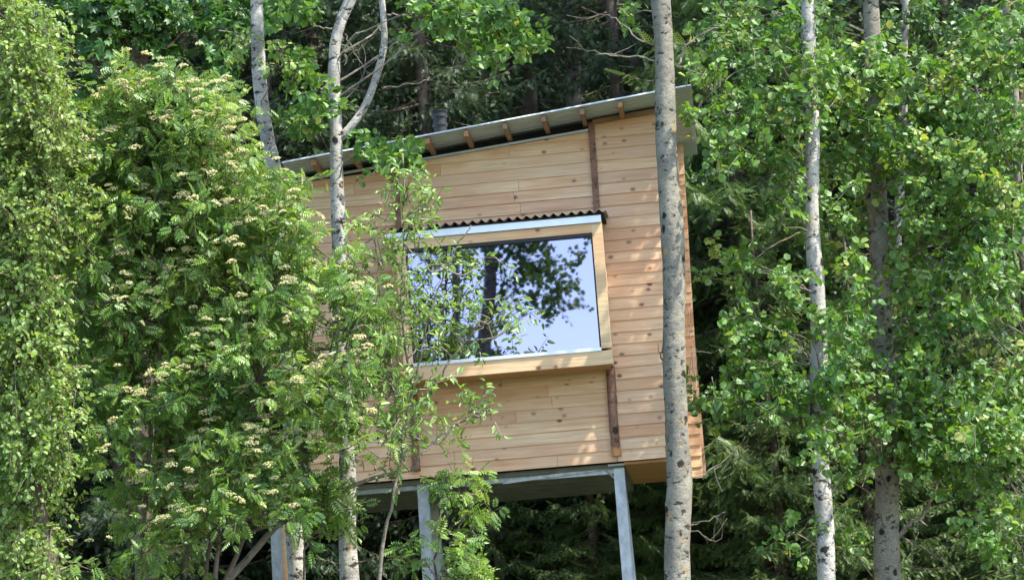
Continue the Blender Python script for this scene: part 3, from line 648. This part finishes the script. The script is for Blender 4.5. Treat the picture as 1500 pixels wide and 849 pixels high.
broadleaf('aspen_tree', 'forked aspen with a curved second stem in front of the low end of the roof', 'tree',
    [(512, 0), (498, 30), (489, 70), (490, 130), (494, 190), (494, 300), (499, 450), (505, 600), (508, 720), (514, 849)], 26.6, (.085, .055), 'aspen', 'aspen_leaf', 'birch_bark',
    [(440, 14, 35, 14, 6), (432, 105, 22, 28, 4), (450, 150, 30, 35, 6), (420, 185, 16, 14, 2), (560, 225, 30, 20, 5), (600, 245, 20, 12, 2), (640, 12, 35, 14, 7), (690, 28, 45, 20, 10), (740, 50, 40, 18, 6), (775, 66, 20, 10, 3), (700, 80, 20, 12, 2), (735, 95, 12, 12, 1), (740, 10, 30, 12, 3)],
    top=4, group='aspens around the cabin', frac=.12, dY=.5, fol=dict(n_tw=6, tl=.17, nl=8, clump_r=.07),
    forks=[([(495, 205), (512, 188), (535, 155), (552, 110), (562, 70), (562, 30), (556, -40), (548, -160)], .042, .026)],
    bare=[([(563, 20), (590, 22), (620, 15), (640, 5)], .010), ([(560, 130), (590, 125), (630, 115), (670, 100)], .009), ([(500, 65), (520, 75), (538, 62)], .007), ([(488, 42), (470, 40), (455, 30), (455, 18)], .010), ([(505, 50), (520, 80), (540, 110)], .006), ([(500, 150), (520, 130), (535, 100), (530, 60)], .006),
          ([(640, 40), (670, 60), (710, 85), (740, 90), (760, 72)], .010), ([(665, 45), (700, 60), (740, 62)], .008), ([(490, 195), (470, 195), (450, 195)], .010)])
broadleaf('birch_tree', 'white birch trunk rising behind the rowan at the left end of the roof', 'tree',
    [(374, 0), (378, 60), (384, 140), (391, 200), (403, 270), (415, 400), (424, 560), (430, 700), (434, 849)], 27.3, (.088, .062), 'birch', 'birch_leaf', 'birch_bark',
    [(350, 30, 25, 30, 2), (400, 90, 20, 30, 1)], top=4, group='birches by the cabin', frac=1, fol=dict(size=.045))
# left edge birch: fine drooping foliage
broadleaf('birch_tree', 'light green birch with fine hanging leaves along the left edge of the photo', 'tree',
    [(-30, 0), (-10, 200), (5, 400), (30, 600), (48, 700), (62, 780), (75, 849)], 24.6, (.075, .05), 'birch', 'birch_leaf', 'twig_bark',
    [(20, 30, 30, 45, 14), (35, 110, 45, 50, 22), (45, 210, 55, 50, 22), (30, 150, 40, 60, 16), (50, 280, 60, 40, 18), (30, 350, 50, 50, 22), (40, 430, 45, 50, 20), (40, 520, 60, 50, 24), (70, 590, 40, 50, 14), (20, 620, 40, 60, 18), (60, 650, 35, 40, 8), (15, 720, 30, 40, 10), (30, 800, 45, 40, 12), (90, 700, 25, 20, 4), (0, 250, 40, 100, 16), (0, 450, 40, 100, 16)],
    top=4, group='birches by the cabin', dY=.5, frac=.35, fol=dict(n_tw=8, tl=.32, nl=14, size=.047, up=.0, droop=.5), twm='twig_bark')
# maple at the top left
broadleaf('maple_tree', 'dark maple with broad lobed leaves in the top left above the rowan', 'tree',
    [(205, 0), (203, 100), (207, 300), (210, 600), (212, 849)], 31.0, (.12, .09), 'maple', 'maple_leaf', 'spruce_bark',
    [(120, 15, 60, 22, 14), (190, 22, 60, 25, 18), (260, 30, 60, 30, 14), (330, 20, 50, 25, 9), (150, 50, 50, 18, 7), (230, 70, 30, 18, 4), (320, 80, 30, 20, 3), (125, 160, 28, 15, 6), (110, 200, 18, 25, 4), (90, 240, 20, 30, 3), (300, 110, 30, 20, 3)],
    top=4, dY=.7, fol=dict(n_tw=6, tl=.28, nl=7, size=.105), twm='twig_bark')
# bare pale trunks behind
for pts, r_, lab in (([(195, 0), (200, 70), (205, 150), (215, 849)], .10, 'grey trunk glimpsed in the shade between the maple and the rowan top'),
                     ([(838, 0), (836, 60), (840, 120), (850, 849)], .10, 'pale trunk among the spruces above the middle of the roof'),
                     ([(452, 0), (455, 150), (460, 240), (470, 849)], .12, 'brown trunk behind the leaves left of the forked aspen')):
    path = trunk_path(pts, 36.2, 3); b_ = MB(); b_.tube(path, np.linspace(r_*1.2, r_*.5, len(path)), 14, rough=.05)
    root = empty('bare_tree', path[0], lab, 'tree'); b_.build('trunk', M['aspen_bark' if 'brown' not in lab else 'spruce_bark'], root, smooth=True, origin=path[0])
    t2 = MB()
    for k in range(16):
        q = path[rng.integers(15, 58)]; e = q+np.array([rng.normal(), rng.normal()*.6, rng.normal()*.3])*.6; t2.tube(spline([q, (q+e)/2+rng.normal(size=3)*.08, e], 6), np.linspace(.012, .003, 6), 4, cap=False)
    t2.build('branches', M['twig_bark'], root, origin=path[0])

# ------------------------------------------------------------------ flowering rowan
def flower_mesh(seed):
    q = np.random.default_rng(seed); n = 60; a = q.uniform(0, 2*np.pi, n); r = np.sqrt(q.uniform(0, 1, n))*.055
    c = np.stack([r*np.cos(a), r*np.sin(a), .018*(1-(r/.055)**2)+q.normal(size=n)*.004], -1)
    b_ = MB(); T = [(0, 0, .5), (.5, .5, 0), (.5, -.5, 0), (-.5, -.5, 0), (-.5, .5, 0)]; 
    T = [(-.5,-.5,0),(.5,-.5,0),(.5,.5,0),(-.5,.5,0),(-.35,-.35,.6),(.35,-.35,.6),(.35,.35,.6),(-.35,.35,.6)]
    F_ = [(4,5,6,7),(0,1,5,4),(1,2,6,5),(2,3,7,6),(3,0,4,7)]
    spray(b_, T, F_, c, q.normal(size=(n, 3))*[1, 1, .1]+[.01, 0, 0], np.tile([0, 0, 1.], (n, 1))+q.normal(size=(n, 3))*.2, q.uniform(.006, .014, n), q.uniform(0, 1, n))
    return b_
def rowan(name, label, cat, stems, Y, crown, dY, flowers, fol, stem_r=.03, group=None, leafm='rowan_leaf', kind='rowan', bark='twig_bark', single=False):
    C = ellipses_px(crown, Y, dY); paths = []
    base0 = at(stems[0][-1][0], 849, Y); root = empty(name, (base0[0], base0[1], float(gz(base0[0], base0[1]))), label, cat, group); org = np.array(root.location)
    for st in stems:
        P = trunk_path(st, Y+rng.uniform(-.3, .3), 0, 30) if st[0][1] > 0 and (not single or not paths) else spline(px_path(st, Y)[::-1], 30); P[1:-1] += rng.normal(size=(28, 3))*.01; paths.append(P)
        s_ = MB(); s_.tube(P, np.linspace(stem_r if not single or len(paths) == 1 else stem_r*.5, .006, 30), 7, rough=.04); s_.build('stem', M[bark], root, smooth=True, origin=org)
    allp = np.vstack(paths); tw = MB(); f_ = MB()
    foliage(kind, C, f_, tw, **fol); 
    for c in C:
        dd_ = np.linalg.norm(allp-c, axis=1)+np.where(allp[:, 2] > c[2]-.05, 3, 0); a = allp[int(np.argmin(dd_))]
        if np.linalg.norm(a-c) > 2.2: continue
        mid = (a+c)/2+np.array([0, 0, -.05])+rng.normal(size=3)*.05
        P = spline([a, mid, c], 7); tw.tube(P, np.linspace(.009, .003, 7), 4, cap=False)
    tw.build('branches', M[bark], root, origin=org); f_.build('crown', M[leafm], root, origin=org)
    return root, C, org
rw_crown = [(268, 130, 22, 16, 3), (215, 150, 45, 35, 14), (310, 165, 32, 22, 7), (190, 195, 70, 45, 22), (280, 205, 60, 40, 22), (150, 270, 60, 50, 20), (240, 270, 70, 55, 28), (320, 275, 50, 45, 22), (400, 300, 30, 30, 9),
            (140, 360, 60, 55, 20), (230, 360, 70, 60, 23), (330, 360, 65, 55, 24), (425, 370, 45, 45, 15), (490, 400, 25, 30, 3), (150, 460, 60, 55, 18), (240, 460, 65, 55, 19), (340, 460, 65, 55, 20), (435, 460, 50, 50, 14), (515, 460, 28, 45, 6),
            (130, 560, 40, 45, 8), (210, 560, 65, 50, 14), (310, 560, 65, 50, 15), (405, 560, 60, 50, 13), (480, 560, 45, 40, 5), (300, 650, 80, 45, 15), (420, 640, 60, 45, 9), (510, 620, 42, 45, 7), (545, 540, 25, 30, 2), (150, 660, 40, 40, 3), (230, 710, 50, 30, 5), (300, 740, 60, 40, 13), (170, 790, 50, 30, 2), (250, 810, 50, 30, 4), (390, 700, 40, 30, 7), (440, 750, 30, 25, 4), (120, 830, 60, 20, 2)]
rstems = [[(265, 160), (250, 350), (225, 600), (205, 849)], [(170, 230), (185, 450), (195, 650), (190, 849)], [(350, 220), (330, 420), (300, 620), (270, 849)], [(430, 260), (400, 450), (350, 650), (300, 849)], [(520, 400), (470, 560), (440, 650), (330, 849)], [(245, 640), (243, 740), (235, 849)], [(380, 560), (330, 720), (315, 849)]]
rroot, RC, rorg = rowan('rowan_bush', 'big rowan bush full of cream flower heads filling the left half', 'bush', rstems, 25.4, rw_crown, .75, True,
    dict(n_tw=7, tl=.21, nl=6, size=.112, up=.5, clump_r=.09))
# flower heads: the nearest hundred as parts, the rest as one
fp = []
for c in RC:
    if rng.uniform() < .95:
        for _ in range(rng.integers(1, 5)):
            q = c+np.array([rng.normal()*.11, -abs(rng.normal())*.16-.04, abs(rng.normal())*.11+.06]); fp.append(q)
fp = np.array(fp); order = np.argsort(fp[:, 1]); fp = fp[order]
fms = []
for k in range(4):
    o_ = flower_mesh(40+k).build('flower_head', M['flower'], rroot); fms.append(o_)
for k in range(100):
    o_ = fms[k] if k < 4 else fms[k % 4].copy()
    if k >= 4: col.objects.link(o_); o_.parent = rroot
    o_.location = tuple(fp[k]-rorg); o_.rotation_euler = (rng.normal()*.3+.35, rng.normal()*.3, rng.uniform(0, 6.28)); s_ = rng.uniform(.5, 1.0); o_.scale = (s_, s_, s_*1.3)
b_ = MB()
for q in fp[100:]:
    fm = flower_mesh(int(rng.integers(1e6))); V = fm.v[0]*rng.uniform(.7, 1.2); a = .35
    V = np.stack([V[:, 0], V[:, 1]*math.cos(a)-V[:, 2]*math.sin(a), V[:, 1]*math.sin(a)+V[:, 2]*math.cos(a)], -1); b_.add(V+q, fm.fa[0], fm.a[0])
tag(b_.build('flower_heads', M['flower'], rroot, origin=rorg), kind='stuff')

# willow sapling in front of the window
rowan('willow_sapling', 'slender light green sapling whose twigs cross the left half of the window', 'sapling',
    [[(590, 225), (592, 330), (588, 450), (600, 560), (592, 640), (575, 740), (555, 849)], [(720, 470), (680, 500), (640, 560), (600, 640)], [(690, 330), (650, 400), (620, 500), (595, 620)], [(545, 330), (560, 450), (575, 560), (590, 650)], [(720, 600), (690, 610), (640, 640), (600, 690)]], 25.6,
    [(592, 255, 18, 16, 3), (605, 305, 25, 30, 5), (570, 345, 30, 35, 4), (635, 300, 12, 12, 1), (630, 385, 30, 25, 3), (700, 385, 25, 15, 1), (605, 440, 25, 35, 5), (680, 445, 35, 20, 3), (738, 472, 22, 12, 2), (570, 470, 30, 45, 5), (640, 490, 40, 20, 3), (700, 505, 28, 12, 1), (530, 520, 35, 50, 6), (615, 575, 38, 25, 5), (680, 595, 30, 18, 2), (650, 640, 35, 20, 2), (565, 620, 40, 40, 6), (722, 600, 10, 14, 1), (520, 430, 25, 40, 4), (535, 330, 18, 25, 2), (500, 440, 25, 60, 4), (545, 580, 35, 50, 6), (570, 520, 30, 50, 3), (595, 640, 25, 25, 3), (560, 680, 30, 20, 2)],
    .35, False, dict(n_tw=5, tl=.20, nl=6, size=.078, up=.4, clump_r=.07), stem_r=.02, kind='willow', leafm='willow_leaf', bark='pale_twig', single=True)
rowan('rowan_sapling', 'bright young rowan at the bottom in front of the middle steel post', 'sapling',
    [[(650, 690), (645, 760), (640, 849)], [(700, 720), (670, 780), (645, 849)], [(595, 790), (620, 820), (640, 849)]], 25.9,
    [(662, 722, 16, 12, 2), (700, 708, 20, 8, 2), (668, 775, 20, 14, 2), (690, 750, 20, 15, 2), (600, 815, 25, 15, 2), (680, 815, 26, 15, 3), (655, 845, 45, 15, 3)],
    .3, False, dict(n_tw=5, tl=.15, nl=4, size=.125, up=.5, clump_r=.06), stem_r=.014, single=True)
rowan('rowan_sapling', 'small leafy sprig hanging in front of the white birch foot', 'sapling',
    [[(470, 720), (455, 780), (445, 849)]], 25.9, [(470, 730, 45, 20, 6), (490, 755, 25, 15, 3), (440, 720, 20, 20, 3)],
    .2, False, dict(n_tw=5, tl=.16, nl=4, size=.14, up=.1, clump_r=.06), stem_r=.012)
# leaning dead pole
P = px_path([(600, 688), (540, 702), (480, 728), (430, 755), (400, 775), (365, 815), (335, 849), (290, 905)], 25.8); P = spline(P, 24)
P[-1][2] = float(gz(P[-1][0], P[-1][1])); b_ = MB(); b_.tube(P, np.linspace(.016, .036, 24), 9, rough=.06)
tag(b_.build('dead_branch', M['pale_twig'], smooth=True), 'bare pale dead branch leaning across the birch foot below the cabin', 'branch')

# ------------------------------------------------------------------ trees across the clearing, seen only in the window
def mirror_pt(px, py, dist):
    d = ray(px, py); o0 = CORN-hy*BD; s = ((o0-CAM)@hy)/(d@hy); P = CAM+d*s; d = d/np.linalg.norm(d); d = d-2*(d@hy)*hy
    return P+d*dist
def reflected_tree(label, stempx, clumps, dist, r0, leaf=.085):
    P = [mirror_pt(a, b, dist) for a, b in stempx]; P = sorted(P, key=lambda q: q[2])
    b0 = P[0].copy(); b0[2] = float(gz(b0[0], b0[1]))-.1; top_ = P[-1]+(P[-1]-P[-2])*.9
    path = spline([b0, (b0+P[0])/2]+P+[top_], 50)
    root = empty('aspen_tree', path[0], label, 'tree', 'aspens across the clearing'); s_ = MB(); s_.tube(path, np.linspace(r0*1.3, r0*.4, 50), 12, rough=.04); s_.build('trunk', M['aspen_bark'], root, smooth=True, origin=path[0])
    C = []
    for (cx, cy, rx, ry, n) in clumps:
        for k in range(n):
            a = rng.uniform(0, 6.28); r = math.sqrt(rng.uniform()); C.append(mirror_pt(cx+rx*r*math.cos(a), cy+ry*r*math.sin(a), dist+rng.uniform(-.8, .8)))
    C = np.array(C); f_ = MB(); tw = MB(); foliage('aspen', C, f_, tw, n_tw=6, tl=.36, nl=9, size=leaf, clump_r=.12); limbs(tw, path, C, .03, frac=.8)
    f_.build('crown', M['aspen_leaf_far'], root, origin=path[0]); tw.build('branches', M['twig_bark'], root, origin=path[0])
reflected_tree('aspen across the clearing whose dark crown is mirrored in the middle of the window', [(715, 300), (712, 450), (705, 620)],
    [(768, 362, 24, 18, 6), (755, 346, 40, 6, 3), (785, 395, 20, 22, 5), (758, 425, 18, 18, 4), (835, 432, 22, 10, 4), (815, 455, 10, 8, 2), (838, 375, 12, 8, 1), (700, 380, 20, 20, 3), (860, 342, 15, 4, 1), (722, 480, 12, 30, 2), (770, 300, 70, 30, 16)], 20, .14)
reflected_tree('slimmer aspen across the clearing mirrored in the left part of the window', [(672, 300), (668, 450), (660, 620)],
    [(632, 385, 14, 25, 3), (650, 505, 22, 15, 3), (620, 500, 12, 20, 2), (690, 490, 15, 20, 2), (640, 350, 25, 8, 3), (620, 280, 60, 40, 10)], 22, .09)
